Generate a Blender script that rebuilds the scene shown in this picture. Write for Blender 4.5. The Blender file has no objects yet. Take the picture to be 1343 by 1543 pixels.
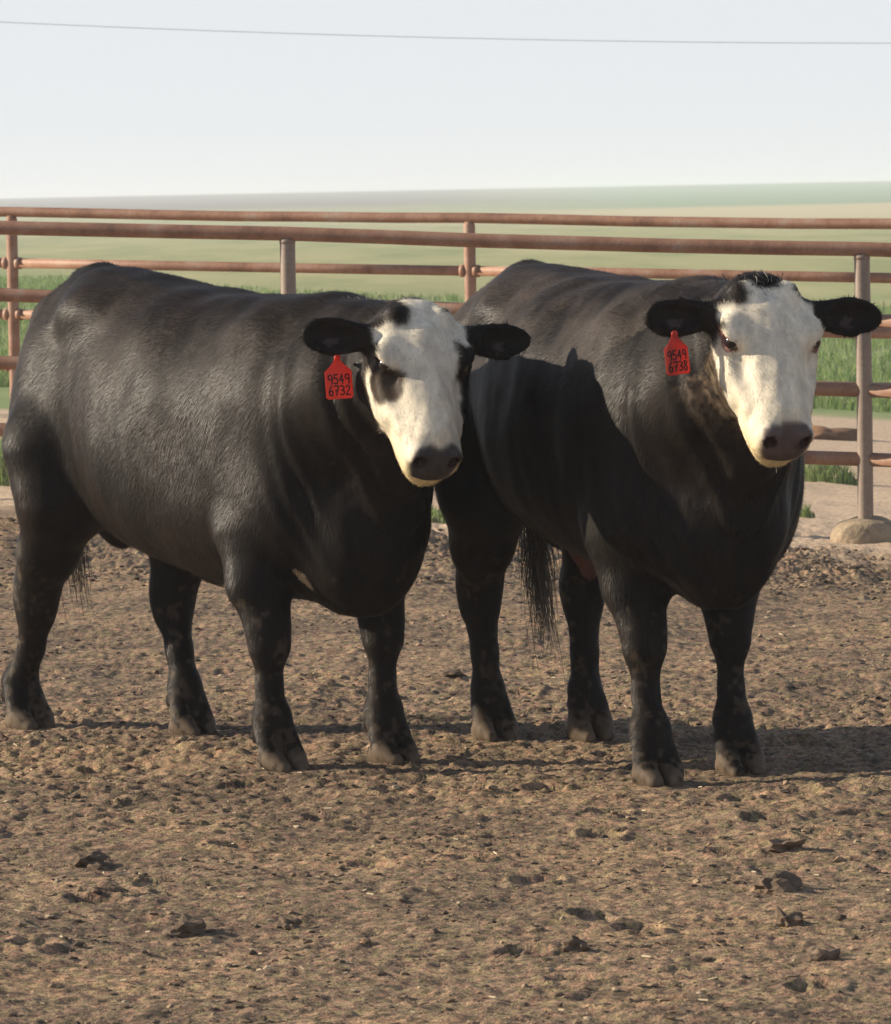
import bpy, math, random
import numpy as np
from mathutils import Vector, Matrix

random.seed(7)
rng = np.random.default_rng(11)
scene = bpy.context.scene
COL = scene.collection

# ------------------------------------------------------------------ camera
FPX, PW, PH = 8400.0, 1343.0, 1543.0          # focal length and frame in photo pixels
CAM_H, ROLL, PITCH = 1.7, 0.0186, math.atan(483.5 / 8400.0)
cam_d = bpy.data.cameras.new('camera')
cam = bpy.data.objects.new('camera', cam_d)
COL.objects.link(cam)
scene.camera = cam
cam_d.sensor_fit = 'HORIZONTAL'
cam_d.sensor_width = 36.0
cam_d.lens = 36.0 * FPX / PW
cam_d.clip_start, cam_d.clip_end = 0.5, 30000
cam_R = Matrix.Rotation(math.pi / 2 - PITCH, 3, 'X') @ Matrix.Rotation(-ROLL, 3, 'Z')
cam.matrix_world = Matrix.Translation((0, 0, CAM_H)) @ cam_R.to_4x4()
cam_d.dof.use_dof = True
cam_d.dof.focus_distance = 16.3
cam_d.dof.aperture_fstop = 30.0


def pix(px, py, Y):
    """World point seen at a photo pixel, at distance Y."""
    d = cam_R @ Vector(((px - PW / 2) / FPX, -(py - PH / 2) / FPX, -1))
    return Vector((0, 0, CAM_H)) + d * (Y / d.y)


# ------------------------------------------------------------------ light
SUN_EL, SUN_AZ = math.radians(21.0), math.radians(11.5)    # low, from the left and a little behind the animals
to_sun = Vector((-math.cos(SUN_EL) * math.cos(SUN_AZ), math.cos(SUN_EL) * math.sin(SUN_AZ), math.sin(SUN_EL)))
world = bpy.data.worlds.new('World')
scene.world = world
world.use_nodes = True
wn = world.node_tree
wn.nodes.clear()
sky = wn.nodes.new('ShaderNodeTexSky')
sky.sky_type = 'NISHITA'
sky.sun_disc = False
sky.sun_elevation = SUN_EL
sky.sun_rotation = math.atan2(to_sun.x, to_sun.y)
sky.altitude = 900
sky.air_density, sky.dust_density, sky.ozone_density = 0.5, 0.3, 1.0
bg = wn.nodes.new('ShaderNodeBackground')
bg.inputs['Strength'].default_value = 0.11
wo = wn.nodes.new('ShaderNodeOutputWorld')
# pale haze veil that thickens evenly towards the horizon all round
geo = wn.nodes.new('ShaderNodeTexCoord')
sxyz = wn.nodes.new('ShaderNodeSeparateXYZ')
wn.links.new(geo.outputs['Generated'], sxyz.inputs[0])
vr = wn.nodes.new('ShaderNodeMapRange')
vr.interpolation_type = 'SMOOTHSTEP'
for k_, v_ in (('From Min', -0.02), ('From Max', 0.75), ('To Min', 0.97), ('To Max', 0.12)):
    vr.inputs[k_].default_value = v_
wn.links.new(sxyz.outputs['Z'], vr.inputs['Value'])
vm = wn.nodes.new('ShaderNodeMix')
vm.data_type = 'RGBA'
vm.inputs[7].default_value = (3.85, 3.95, 4.1, 1)
wn.links.new(vr.outputs[0], vm.inputs[0])
wn.links.new(sky.outputs[0], vm.inputs[6])
wn.links.new(vm.outputs[2], bg.inputs[0])
wn.links.new(bg.outputs[0], wo.inputs[0])
sun_d = bpy.data.lights.new('sun', 'SUN')
sun_d.energy = 4.6
sun_d.angle = math.radians(0.6)
sun_d.color = (1.0, 0.86, 0.68)
sun = bpy.data.objects.new('sun', sun_d)
COL.objects.link(sun)
sun.rotation_euler = to_sun.to_track_quat('Z', 'Y').to_euler()
scene.view_settings.view_transform = 'Standard'
scene.view_settings.look = 'None'
scene.view_settings.exposure = 0.9
scene.view_settings.gamma = 1.0
scene.view_settings.use_curve_mapping = False
scene.cycles.use_denoising = True
scene.cycles.max_bounces = 6
scene.cycles.volume_bounces = 1


# ------------------------------------------------------------------ helpers
def fade(t):
    return t * t * t * (t * (t * 6 - 15) + 10)


def hash3(i, j, k, seed):
    n = (i.astype(np.int64) * 374761393 + j.astype(np.int64) * 668265263 + k.astype(np.int64) * 2147483647
         + seed * 1274126177) & 0xffffffff
    n = ((n ^ (n >> 13)) * 1274126177) & 0xffffffff
    return ((n ^ (n >> 16)) & 0xffff).astype(np.float32) / 32767.5 - 1.0


def noise2(x, y, s=1.0, seed=0):
    x = x / s; y = y / s
    i = np.floor(x); j = np.floor(y)
    u = fade(x - i); v = fade(y - j)
    z = np.zeros_like(i)
    a = hash3(i, j, z, seed); b = hash3(i + 1, j, z, seed)
    c = hash3(i, j + 1, z, seed); d = hash3(i + 1, j + 1, z, seed)
    return (a * (1 - u) + b * u) * (1 - v) + (c * (1 - u) + d * u) * v


def noise3(p, s=1.0, seed=0):
    q = p / s
    i = np.floor(q)
    f = fade(q - i)
    r = 0
    for dx in (0, 1):
        for dy in (0, 1):
            for dz in (0, 1):
                w = (f[:, 0] if dx else 1 - f[:, 0]) * (f[:, 1] if dy else 1 - f[:, 1]) * (f[:, 2] if dz else 1 - f[:, 2])
                r = r + w * hash3(i[:, 0] + dx, i[:, 1] + dy, i[:, 2] + dz, seed)
    return r


def sstep(a, b, x):
    t = np.clip((x - a) / (b - a), 0, 1)
    return t * t * (3 - 2 * t)


def mesh_np(name, verts, quads=None, tris=None, smooth=True):
    me = bpy.data.meshes.new(name)
    verts = np.asarray(verts, dtype=np.float32)
    loops, starts, n = [], [], 0
    for arr, k in ((quads, 4), (tris, 3)):
        if arr is None or len(arr) == 0:
            continue
        arr = np.asarray(arr, dtype=np.int32)
        loops.append(arr.ravel())
        starts.append(n + np.arange(len(arr), dtype=np.int32) * k)
        n += arr.size
    loops = np.concatenate(loops); starts = np.concatenate(starts)
    me.vertices.add(len(verts)); me.vertices.foreach_set('co', verts.ravel())
    me.loops.add(len(loops)); me.loops.foreach_set('vertex_index', loops)
    me.polygons.add(len(starts)); me.polygons.foreach_set('loop_start', starts)
    me.update(calc_edges=True)
    me.polygons.foreach_set('use_smooth', np.full(len(starts), smooth))
    me.validate()
    return me


def add_col(me, name, rgb, alpha=None):
    a = me.color_attributes.new(name, 'FLOAT_COLOR', 'POINT')
    c = np.ones((len(rgb), 4), dtype=np.float32)
    c[:, :3] = rgb
    if alpha is not None:
        c[:, 3] = alpha
    a.data.foreach_set('color', c.ravel())


def link(name, me, mat=None, parent=None, **props):
    o = bpy.data.objects.new(name, me)
    COL.objects.link(o)
    if mat is not None and len(me.materials) == 0:
        me.materials.append(mat)
    if parent is not None:
        o.parent = parent
    for k, v in props.items():
        o[k] = v
    return o


def empty(name, loc, rz=0.0, **props):
    o = bpy.data.objects.new(name, None)
    COL.objects.link(o)
    o.location = loc
    o.rotation_euler = (0, 0, rz)
    for k, v in props.items():
        o[k] = v
    return o


def tube(p, r, seg=12, cap=True):
    """verts and quads of a tube along points p with radii r"""
    p = [Vector(q) for q in p]
    V, Q, T = [], [], []
    n = len(p)
    ref = None
    for i in range(n):
        d = (p[min(i + 1, n - 1)] - p[max(i - 1, 0)]).normalized()
        if ref is None:
            ref = d.orthogonal().normalized()
        a = (ref - d * ref.dot(d)).normalized()
        ref = a
        b = d.cross(a)
        for k in range(seg):
            t = 2 * math.pi * k / seg
            V.append(p[i] + (a * math.cos(t) + b * math.sin(t)) * r[i])
    for i in range(n - 1):
        for k in range(seg):
            k2 = (k + 1) % seg
            Q.append((i * seg + k, i * seg + k2, (i + 1) * seg + k2, (i + 1) * seg + k))
    if cap:
        for i, rev in ((0, True), (n - 1, False)):
            V.append(p[i]); c = len(V) - 1
            for k in range(seg):
                a, b = i * seg + k, i * seg + (k + 1) % seg
                T.append((b, a, c) if rev else (a, b, c))
    return V, Q, T


# ------------------------------------------------------------------ materials
def new_mat(name):
    m = bpy.data.materials.new(name)
    m.use_nodes = True
    nt = m.node_tree
    b = nt.nodes['Principled BSDF']
    return m, nt, b


def N(nt, t, **kw):
    n = nt.nodes.new(t)
    for k, v in kw.items():
        if k in n.inputs:
            n.inputs[k].default_value = v
        else:
            setattr(n, k, v)
    return n


def ramp(nt, src, stops, interp='LINEAR'):
    r = nt.nodes.new('ShaderNodeValToRGB')
    r.color_ramp.interpolation = interp
    e = r.color_ramp.elements
    while len(e) < len(stops):
        e.new(0.5)
    for q, (p, c) in zip(e, stops):
        q.position = p
        q.color = (*c, 1) if len(c) == 3 else c
    nt.links.new(src, r.inputs[0])
    return r.outputs[0]


def mix(nt, fac, a, b, mode='MIX'):
    m = nt.nodes.new('ShaderNodeMix')
    m.data_type = 'RGBA'
    m.blend_type = mode
    for sock, v in ((m.inputs[0], fac), (m.inputs[6], a), (m.inputs[7], b)):
        if hasattr(v, 'is_output'):
            nt.links.new(v, sock)
        elif isinstance(v, (int, float)):
            sock.default_value = v
        else:
            sock.default_value = (*v, 1)
    return m.outputs[2]


def noise_tex(nt, vec, scale, detail=4, rough=0.55, dist=0.0):
    n = N(nt, 'ShaderNodeTexNoise')
    n.inputs['Scale'].default_value = scale
    n.inputs['Detail'].default_value = detail
    n.inputs['Roughness'].default_value = rough
    n.inputs['Distortion'].default_value = dist
    if vec is not None:
        nt.links.new(vec, n.inputs['Vector'])
    return n.outputs['Fac']


def mapping(nt, scale=(1, 1, 1), src='Object'):
    tc = N(nt, 'ShaderNodeTexCoord')
    mp = N(nt, 'ShaderNodeMapping')
    mp.inputs['Scale'].default_value = scale
    nt.links.new(tc.outputs[src], mp.inputs['Vector'])
    return mp.outputs[0]


def bump(nt, b, h, strength, dist):
    n = N(nt, 'ShaderNodeBump')
    n.inputs['Strength'].default_value = strength
    n.inputs['Distance'].default_value = dist
    nt.links.new(h, n.inputs['Height'])
    nt.links.new(n.outputs[0], b.inputs['Normal'])


def mat_ground():
    m, nt, b = new_mat('earth_and_fields')
    L = nt.links.new
    v = mapping(nt)
    # penned earth
    n1 = noise_tex(nt, v, 11, 7, 0.75)
    n2 = noise_tex(nt, v, 38, 5, 0.75)
    n3 = noise_tex(nt, v, 1.1, 4, 0.6)
    mud = ramp(nt, n1, [(0.35, (0.082, 0.063, 0.046)), (0.44, (0.185, 0.134, 0.088)), (0.55, (0.30, 0.216, 0.136)), (0.70, (0.285, 0.215, 0.145))])
    spk = ramp(nt, n2, [(0.40, (0.34, 0.34, 0.36)), (0.485, (0.95, 0.95, 0.95)), (0.60, (1.38, 1.32, 1.24))])
    n4 = noise_tex(nt, v, 95, 4, 0.7)
    hue = ramp(nt, noise_tex(nt, v, 27, 3, 0.6), [(0.40, (0.90, 0.98, 0.84)), (0.5, (1, 1, 1)), (0.60, (1.12, 0.98, 1.0))])
    mud = mix(nt, 0.8, mud, spk, 'MULTIPLY')
    mud = mix(nt, 0.8, mud, ramp(nt, n4, [(0.38, (0.55, 0.55, 0.56)), (0.5, (1, 1, 1)), (0.62, (1.3, 1.26, 1.2))]), 'MULTIPLY')
    mud = mix(nt, 1.0, mud, hue, 'MULTIPLY')
    big = ramp(nt, n3, [(0.36, (0.74, 0.74, 0.76)), (0.5, (1, 1, 1)), (0.64, (1.18, 1.14, 1.08))])
    mud = mix(nt, 1.0, mud, big, 'MULTIPLY')
    dry = mix(nt, n1, (0.50, 0.375, 0.255), (0.62, 0.485, 0.34))
    dry = mix(nt, 0.5, dry, spk, 'MULTIPLY')
    # zones laid out by the vertex attribute: R dry lane, G green weeds, B distance band
    at = N(nt, 'ShaderNodeAttribute', attribute_name='zone')
    sep = N(nt, 'ShaderNodeSeparateColor')
    L(at.outputs['Color'], sep.inputs[0])
    base = mix(nt, sep.outputs[0], mud, dry)
    gn = noise_tex(nt, v, 2.2, 5, 0.7)
    green = mix(nt, gn, (0.15, 0.22, 0.075), (0.27, 0.33, 0.14))
    base = mix(nt, sep.outputs[1], base, green)
    vf = mapping(nt, (0.25, 0.03, 1))
    fn = noise_tex(nt, vf, 1.0, 5, 0.65)
    fn2 = noise_tex(nt, v, 1.2, 4, 0.7)
    past = ramp(nt, fn, [(0.32, (0.235, 0.265, 0.115)), (0.5, (0.33, 0.33, 0.155)), (0.68, (0.40, 0.37, 0.19))])
    past = mix(nt, 0.5, past, ramp(nt, fn2, [(0.3, (0.75, 0.8, 0.75)), (0.7, (1.15, 1.12, 1.1))]), 'MULTIPLY')
    # field strips far out, by distance with wandering edges
    tc = N(nt, 'ShaderNodeTexCoord')
    sx = N(nt, 'ShaderNodeSeparateXYZ')
    L(tc.outputs['Object'], sx.inputs[0])
    far = N(nt, 'ShaderNodeAttribute', attribute_name='field')
    fcol = far.outputs['Color']
    fs = N(nt, 'ShaderNodeSeparateColor')
    L(fcol, fs.inputs[0])
    far_c = mix(nt, fs.outputs[0], past, (0.46, 0.40, 0.22))
    far_c = mix(nt, fs.outputs[1], far_c, (0.17, 0.27, 0.14))
    far_c = mix(nt, fs.outputs[2], far_c, (0.135, 0.125, 0.105))
    base = mix(nt, sep.outputs[2], base, far_c)
    L(base, b.inputs['Base Color'])
    b.inputs['Roughness'].default_value = 0.92
    b.inputs['Specular IOR Level'].default_value = 0.2
    h = mix(nt, 0.4, mix(nt, 0.5, n1, n2), n4)
    bump(nt, b, h, 0.9, 0.022)
    return m


def mat_attr_coat(name, rough, spec, sheen, fine=True):
    m, nt, b = new_mat(name)
    L = nt.links.new
    at = N(nt, 'ShaderNodeAttribute', attribute_name='tint')
    v = mapping(nt, (1, 1, 0.22))
    n1 = noise_tex(nt, v, 26, 5, 0.65)
    c = mix(nt, 0.85, at.outputs['Color'], ramp(nt, n1, [(0.34, (0.76, 0.76, 0.77)), (0.66, (1.24, 1.22, 1.19))]), 'MULTIPLY')
    L(c, b.inputs['Base Color'])
    mr = N(nt, 'ShaderNodeMapRange')
    for k_, v_ in (('From Min', 0.0), ('From Max', 1.0), ('To Min', 0.22), ('To Max', rough)):
        mr.inputs[k_].default_value = v_
    L(at.outputs['Alpha'], mr.inputs['Value'])
    L(mr.outputs[0], b.inputs['Roughness'])
    b.inputs['Specular IOR Level'].default_value = spec
    b.inputs['Sheen Weight'].default_value = sheen
    b.inputs['Sheen Roughness'].default_value = 0.45
    b.inputs['Sheen Tint'].default_value = (1.0, 0.9, 0.82, 1)
    if fine:
        n2 = noise_tex(nt, mapping(nt, (220, 220, 60)), 1.0, 3, 0.6)
        bump(nt, b, n2, 0.35, 0.006)
    return m


def mat_rust(name, dull=0.0):
    m, nt, b = new_mat(name)
    L = nt.links.new
    v = mapping(nt, src='Object')
    n1 = noise_tex(nt, v, 5, 6, 0.65)
    n2 = noise_tex(nt, v, 60, 3, 0.6)
    c = ramp(nt, n1, [(0.3, (0.155, 0.078, 0.048)), (0.46, (0.26, 0.135, 0.082)), (0.58, (0.30, 0.175, 0.115)), (0.72, (0.31, 0.25, 0.195))])
    if dull:
        c = mix(nt, dull, c, (0.235, 0.205, 0.165))
    c = mix(nt, 0.5, c, ramp(nt, n2, [(0.3, (0.7, 0.7, 0.7)), (0.7, (1.2, 1.2, 1.2))]), 'MULTIPLY')
    L(c, b.inputs['Base Color'])
    b.inputs['Roughness'].default_value = 0.6
    b.inputs['Metallic'].default_value = 0.0
    b.inputs['Specular IOR Level'].default_value = 0.35
    bump(nt, b, n2, 0.25, 0.004)
    return m


def mat_plain(name, col, rough=0.6, spec=0.4, var=0.25, scale=30, bmp=0.0):
    m, nt, b = new_mat(name)
    v = mapping(nt)
    n = noise_tex(nt, v, scale, 5, 0.65)
    lo = tuple(c * (1 - var) for c in col); hi = tuple(c * (1 + var) for c in col)
    nt.links.new(ramp(nt, n, [(0.3, lo), (0.7, hi)]), b.inputs['Base Color'])
    b.inputs['Roughness'].default_value = rough
    b.inputs['Specular IOR Level'].default_value = spec
    if bmp:
        bump(nt, b, n, bmp, 0.02)
    return m


def mat_vcol(name, rough=0.8, spec=0.2, trans=0.0):
    m, nt, b = new_mat(name)
    at = N(nt, 'ShaderNodeAttribute', attribute_name='tint')
    nt.links.new(at.outputs['Color'], b.inputs['Base Color'])
    b.inputs['Roughness'].default_value = rough
    b.inputs['Specular IOR Level'].default_value = spec
    if trans:
        t = N(nt, 'ShaderNodeBsdfTranslucent')
        nt.links.new(at.outputs['Color'], t.inputs[0])
        ms = N(nt, 'ShaderNodeMixShader', Fac=trans)
        out = nt.nodes['Material Output']
        nt.links.new(b.outputs[0], ms.inputs[1])
        nt.links.new(t.outputs[0], ms.inputs[2])
        nt.links.new(ms.outputs[0], out.inputs[0])
    return m


M_GROUND = mat_ground()
M_SKIN = mat_attr_coat('bull_hide', 0.6, 0.08, 0.0, fine=False)
M_COAT = mat_attr_coat('bull_hair', 0.46, 0.14, 0.0, fine=False)
M_RUST = mat_rust('rusty_pipe')
M_RUSTD = mat_rust('weathered_pipe', 0.7)
M_EYE = mat_plain('eye', (0.012, 0.008, 0.006), 0.12, 0.6, 0.1)
M_TAG = mat_plain('tag_plastic', (0.75, 0.07, 0.035), 0.42, 0.4, 0.1, 40)
M_TAG2 = mat_plain('dirty_tag_plastic', (0.48, 0.06, 0.04), 0.55, 0.35, 0.3, 60)
for _m in (M_TAG, M_TAG2):      # thin plastic lets some light through
    _nt = _m.node_tree
    _b = _nt.nodes['Principled BSDF']
    _t = N(_nt, 'ShaderNodeBsdfTranslucent')
    _t.inputs[0].default_value = (0.85, 0.09, 0.05, 1)
    _x = N(_nt, 'ShaderNodeMixShader', Fac=0.4)
    _nt.links.new(_b.outputs[0], _x.inputs[1]); _nt.links.new(_t.outputs[0], _x.inputs[2])
    _nt.links.new(_x.outputs[0], _nt.nodes['Material Output'].inputs[0])
M_INK = mat_plain('tag_ink', (0.05, 0.008, 0.01), 0.6, 0.3, 0.3, 60)
M_CLOD = mat_vcol('dried_mud', 0.95, 0.15)
M_GRASS = mat_vcol('grass_blades', 0.6, 0.3, 0.35)
M_CONC = mat_plain('concrete', (0.29, 0.225, 0.15), 0.9, 0.15, 0.4, 12, 0.9)
M_WIRE = mat_plain('wire', (0.12, 0.12, 0.13), 0.5)
M_HOOFMUD = M_CLOD

# ------------------------------------------------------------------ animals: poses (metres, own frame: x forward, y left)
HX1, HX2 = (0.535, -0.845), (0.323, -0.946)
BULLS = [
    dict(origin=(-0.69, 17.07), head=HX1,
         feet=dict(RH=(-1.01, -0.16), LH=(-0.475, 0.14), RF=(0.67, -0.215), LF=(0.68, 0.165)),
         hock=dict(RH=(-0.895, -0.165, 0.43), LH=(-0.565, 0.145, 0.43)),
         stifle=dict(RH=(-0.68, -0.185, 0.76), LH=(-0.52, 0.19, 0.76)),
         knee=dict(RF=(0.64, -0.215, 0.385), LF=(0.665, 0.165, 0.385)),
         top=[(-1.04, 1.06), (-0.98, 1.22), (-0.90, 1.36), (-0.82, 1.468), (-0.6, 1.485), (-0.4, 1.462), (-0.15, 1.432), (0.1, 1.408), (0.35, 1.40), (0.55, 1.40), (0.72, 1.395), (0.84, 1.36), (0.95, 1.27), (1.02, 1.12)],
         bot=[(-1.04, 1.0), (-0.98, 0.84), (-0.90, 0.74), (-0.82, 0.70), (-0.6, 0.655), (-0.4, 0.605), (-0.15, 0.555), (0.1, 0.525), (0.35, 0.50), (0.55, 0.49), (0.72, 0.485), (0.84, 0.505), (0.95, 0.59), (1.02, 0.8)],
         poll=(627, 471, 16.0), yaw=13, pitch=57, hroll=-4),
    dict(origin=(0.505, 16.57), head=HX2,
         feet=dict(RH=(-0.76, -0.14), LH=(-0.61, 0.125), RF=(0.71, -0.165), LF=(0.57, 0.145)),
         hock=dict(RH=(-0.82, -0.145, 0.46), LH=(-0.665, 0.14, 0.46)),
         stifle=dict(RH=(-0.62, -0.19, 0.78), LH=(-0.55, 0.18, 0.78)),
         knee=dict(RF=(0.655, -0.165, 0.40), LF=(0.54, 0.147, 0.40)),
         top=[(-1.04, 1.06), (-0.98, 1.24), (-0.90, 1.37), (-0.82, 1.455), (-0.6, 1.475), (-0.4, 1.462), (-0.15, 1.448), (0.1, 1.432), (0.35, 1.428), (0.55, 1.43), (0.72, 1.43), (0.84, 1.41), (0.95, 1.33), (1.02, 1.17)],
         bot=[(-1.04, 1.0), (-0.98, 0.88), (-0.90, 0.78), (-0.82, 0.74), (-0.6, 0.695), (-0.4, 0.655), (-0.15, 0.615), (0.1, 0.59), (0.35, 0.56), (0.55, 0.54), (0.72, 0.535), (0.84, 0.55), (0.95, 0.63), (1.02, 0.83)],
         poll=(1147, 433, 15.45), yaw=13, pitch=57, hroll=-2),
]
FEET_W = []
for B in BULLS:
    hx, hy = B['head']
    l = math.hypot(hx, hy); hx /= l; hy /= l
    B['phi'] = math.atan2(hy, hx)
    for f in B['feet'].values():
        FEET_W.append((B['origin'][0] + hx * f[0] - hy * f[1] + hx * 0.04, B['origin'][1] + hy * f[0] + hx * f[1] + hy * 0.04))

# ------------------------------------------------------------------ ground
def base_height(x, y):
    """Smooth lie of the land."""
    s = sstep(19, 28, y)
    xc = np.clip(x, -12, 5)
    z = s * (np.where(xc > -0.5, -0.075, -0.03) * (xc + 0.5) + 0.03) * (1 - sstep(60, 140, y))
    z = z + 0.05 * sstep(29, 38, y) * (1 - sstep(60, 140, y))
    z = z - 0.004 * np.clip(y - 60, 0, 400) * sstep(60, 120, y) * 0.6
    far = sstep(450, 2600, y)
    z = z + far * (2.9 + 0.0011 * np.clip(x, -3000, 3000) + 1.2 * noise2(x, y, 900, 5))
    return z


def ground_detail(x, y):
    near = 1 - sstep(30, 40, y)
    churn = 0.55 + 0.45 * np.exp(-((y - 17.2) / 1.9) ** 2) + 1.0 * sstep(24.0, 26.5, y) * (1 - sstep(27.9, 28.6, y))
    def noise2(px_, py_, sc, seed, f=globals()['noise2']):     # each octave on its own turned lattice
        t = 0.4 + 1.37 * seed
        c_, s_ = math.cos(t), math.sin(t)
        return f(px_ * c_ - py_ * s_, px_ * s_ + py_ * c_, sc, seed)
    d = 0.018 * noise2(x, y, 0.62, 1) + 0.010 * noise2(x, y, 0.27, 2)
    a = noise2(x, y, 0.12, 3); b_ = noise2(x + 7.3, y, 0.055, 4); c = noise2(x, y + 3.1, 0.026, 6)
    e = noise2(x + 1.7, y - 2.2, 0.034, 16)
    d += churn * (0.005 * np.maximum(a, -0.15) + 0.006 * (0.5 - np.abs(b_)) + 0.008 * (0.5 - np.abs(c)) + 0.006 * e + 0.006 * noise2(x, y, 0.017, 17))
    # clumps torn up by hooves
    m = sstep(0.35, 0.75, noise2(x, y, 0.19, 8)) * (0.4 + 0.6 * np.abs(noise2(x, y, 0.05, 9)))
    d += 0.013 * churn * m
    p = sstep(0.55, 0.85, noise2(x, y, 0.17, 12))
    d -= 0.014 * p * churn
    return d * (0.15 + 0.85 * near)


HP = np.random.default_rng(17)
PRINTS = [(HP.uniform(-1.6, 1.6), HP.uniform(11.5, 21.0), HP.uniform(0, 6.28), HP.uniform(0.010, 0.020)) for _ in range(90)]


def hoof_prints(x, y):
    z = np.zeros_like(x)
    m = (np.abs(x) < 2.0) & (y > 11) & (y < 22)
    xi, yi = x[m], y[m]
    zi = np.zeros_like(xi)
    for hx_, hy_, a_, dp in PRINTS:
        k_ = np.nonzero((np.abs(xi - hx_) < 0.2) & (np.abs(yi - hy_) < 0.2))[0]
        if len(k_) == 0:
            continue
        c_, s_ = math.cos(a_), math.sin(a_)
        u = (xi[k_] - hx_) * c_ + (yi[k_] - hy_) * s_
        v = -(xi[k_] - hx_) * s_ + (yi[k_] - hy_) * c_
        r_ = np.sqrt((u / 0.075) ** 2 + (v / 0.058) ** 2)
        split = np.exp(-(v / 0.010) ** 2) * 0.6
        zi[k_] += -dp * (1 - sstep(0.75, 1.05, r_)) * (1 - split) + 0.5 * dp * np.exp(-((r_ - 1.2) / 0.2) ** 2)
    z[m] = zi
    return z


def ground_z(x, y):
    x = np.atleast_1d(np.asarray(x, dtype=np.float64)); y = np.atleast_1d(np.asarray(y, dtype=np.float64))
    d = ground_detail(x, y) + hoof_prints(x, y)
    for fx, fy in FEET_W:
        w = np.exp(-(((x - fx) / 0.11) ** 2 + ((y - fy) / 0.11) ** 2))
        d = d * (1 - w) + w * 0.008
    return base_height(x, y) + d


def weed_far(x):
    return np.interp(x, [-12, -9.5, -4, -1, 7, 12], [140, 131, 98, 84, 86, 90])


def build_ground():
    xs = np.arange(-1.9, 1.901, 0.0086)
    g = [1.9]; st = 0.0085
    while g[-1] < 9000:
        st *= 1.11; g.append(g[-1] + st)
    g = np.array(g[1:])
    xs = np.concatenate([-g[::-1], xs, g])
    ys = [10.7]
    while ys[-1] < 31:
        ys.append(ys[-1] + 0.0165 * (ys[-1] / 13.0) ** 1.6)
    st = 0.06
    while ys[-1] < 14000:
        st *= 1.05; ys.append(ys[-1] + st)
    lead = [-300, -60, -10, 2, 7, 9.5, 10.4]
    ys = np.concatenate([lead, ys])
    X, Y = np.meshgrid(xs, ys)
    x, y = X.ravel(), Y.ravel()
    z = ground_z(x, y)
    # earth heaped against the fence line
    z = z + 0.0
    nx, ny = len(xs), len(ys)
    idx = np.arange(nx * ny).reshape(ny, nx)
    Q = np.stack([idx[:-1, :-1], idx[:-1, 1:], idx[1:, 1:], idx[1:, :-1]], -1).reshape(-1, 4)
    me = mesh_np('ground', np.stack([x, y, z], -1), Q)
    wob = noise2(x, y, 1.6, 21) + 0.6 * noise2(x, y, 0.5, 22)
    dry = sstep(27.4, 29.2, y + 0.9 * wob + 0.25 * x)
    weed = sstep(44, 47, y + 2.2 * wob + np.where(x < 0, 4.0, 0))
    pas = sstep(0.0, 8.0, y - weed_far(x) + 5 * wob)
    add_col(me, 'zone', np.stack([dry, weed, pas], -1))
    fw = noise2(x, y, 260, 23)
    tan_ = sstep(330, 460, y + 60 * fw) * (1 - sstep(700, 760, y)) * sstep(-10, 25, x + 0 * y)
    teal = sstep(620, 700, y - 0.9 * x + 30 * fw) * sstep(-25, 45, x - 0.012 * (y - 700))
    far = sstep(700, 1000, y + 100 * fw) * (1 - sstep(-25, 45, x - 0.012 * (y - 700)))
    far = np.maximum(far, sstep(0.15, 0.5, fw) * sstep(1200, 1500, y))
    add_col(me, 'field', np.stack([tan_, teal, far], -1))
    o = link('ground', me, M_GROUND, kind='structure')
    return o


build_ground()


# ------------------------------------------------------------------ scattered lumps
ICO = None


def ico(sub):
    import bmesh
    bm = bmesh.new()
    bmesh.ops.create_icosphere(bm, subdivisions=sub, radius=1.0)
    V = np.array([v.co for v in bm.verts], dtype=np.float32)
    F = np.array([[v.index for v in f.verts] for f in bm.faces], dtype=np.int32)
    bm.free()
    return V, F


def lump(V, size, flat, seed):
    p = V.copy()
    n = noise3(p + seed * 3.7, 0.8, seed) * 0.55 + noise3(p + seed * 1.9, 0.33, seed + 5) * 0.25
    p = p * (1 + n)[:, None]
    p *= np.array(size)
    p[:, 2] *= flat
    return p


def scatter_lumps(name, n, ylo, yhi, size_fn, seed, **props):
    r = np.random.default_rng(seed)
    V, F = ico(1)
    V2, F2 = ico(2)
    vs, fs, cs = [], [], []
    off = 0
    shapes = [lump(V, (1, 1, 1), 0.62, 40 + i) for i in range(14)]
    ys = ylo + (yhi - ylo) * r.random(n)
    xs = (r.random(n) * 2 - 1) * (0.085 * ys + 0.25)
    keep = noise2(xs, ys, 0.45, 60) + 0.4 * r.random(n) > -0.25
    xs, ys = xs[keep], ys[keep]
    zs = ground_z(xs, ys)
    for i in range(len(xs)):
        s = size_fn(r, ys[i])
        p = shapes[r.integers(14)] * s * np.array([1 + 0.5 * r.random(), 0.8 + 0.6 * r.random(), 0.6 + 0.6 * r.random()])
        a = r.random() * 6.283
        ca, sa = math.cos(a), math.sin(a)
        q = np.stack([p[:, 0] * ca - p[:, 1] * sa + xs[i], p[:, 0] * sa + p[:, 1] * ca + ys[i], p[:, 2] + zs[i] + s * 0.18], -1)
        t = r.random()
        k = 0.65 + 0.5 * r.random()
        base = np.array([0.25, 0.178, 0.113]) if t < 0.5 else (np.array([0.11, 0.085, 0.062]) if t < 0.9 else np.array([0.34, 0.27, 0.18]))
        vs.append(q); fs.append(F + off); cs.append(np.tile(base * k, (len(q), 1))); off += len(q)
    me = mesh_np(name, np.concatenate(vs), None, np.concatenate(fs), smooth=False)
    add_col(me, 'tint', np.concatenate(cs))
    return link(name, me, M_CLOD, **props)


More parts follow.
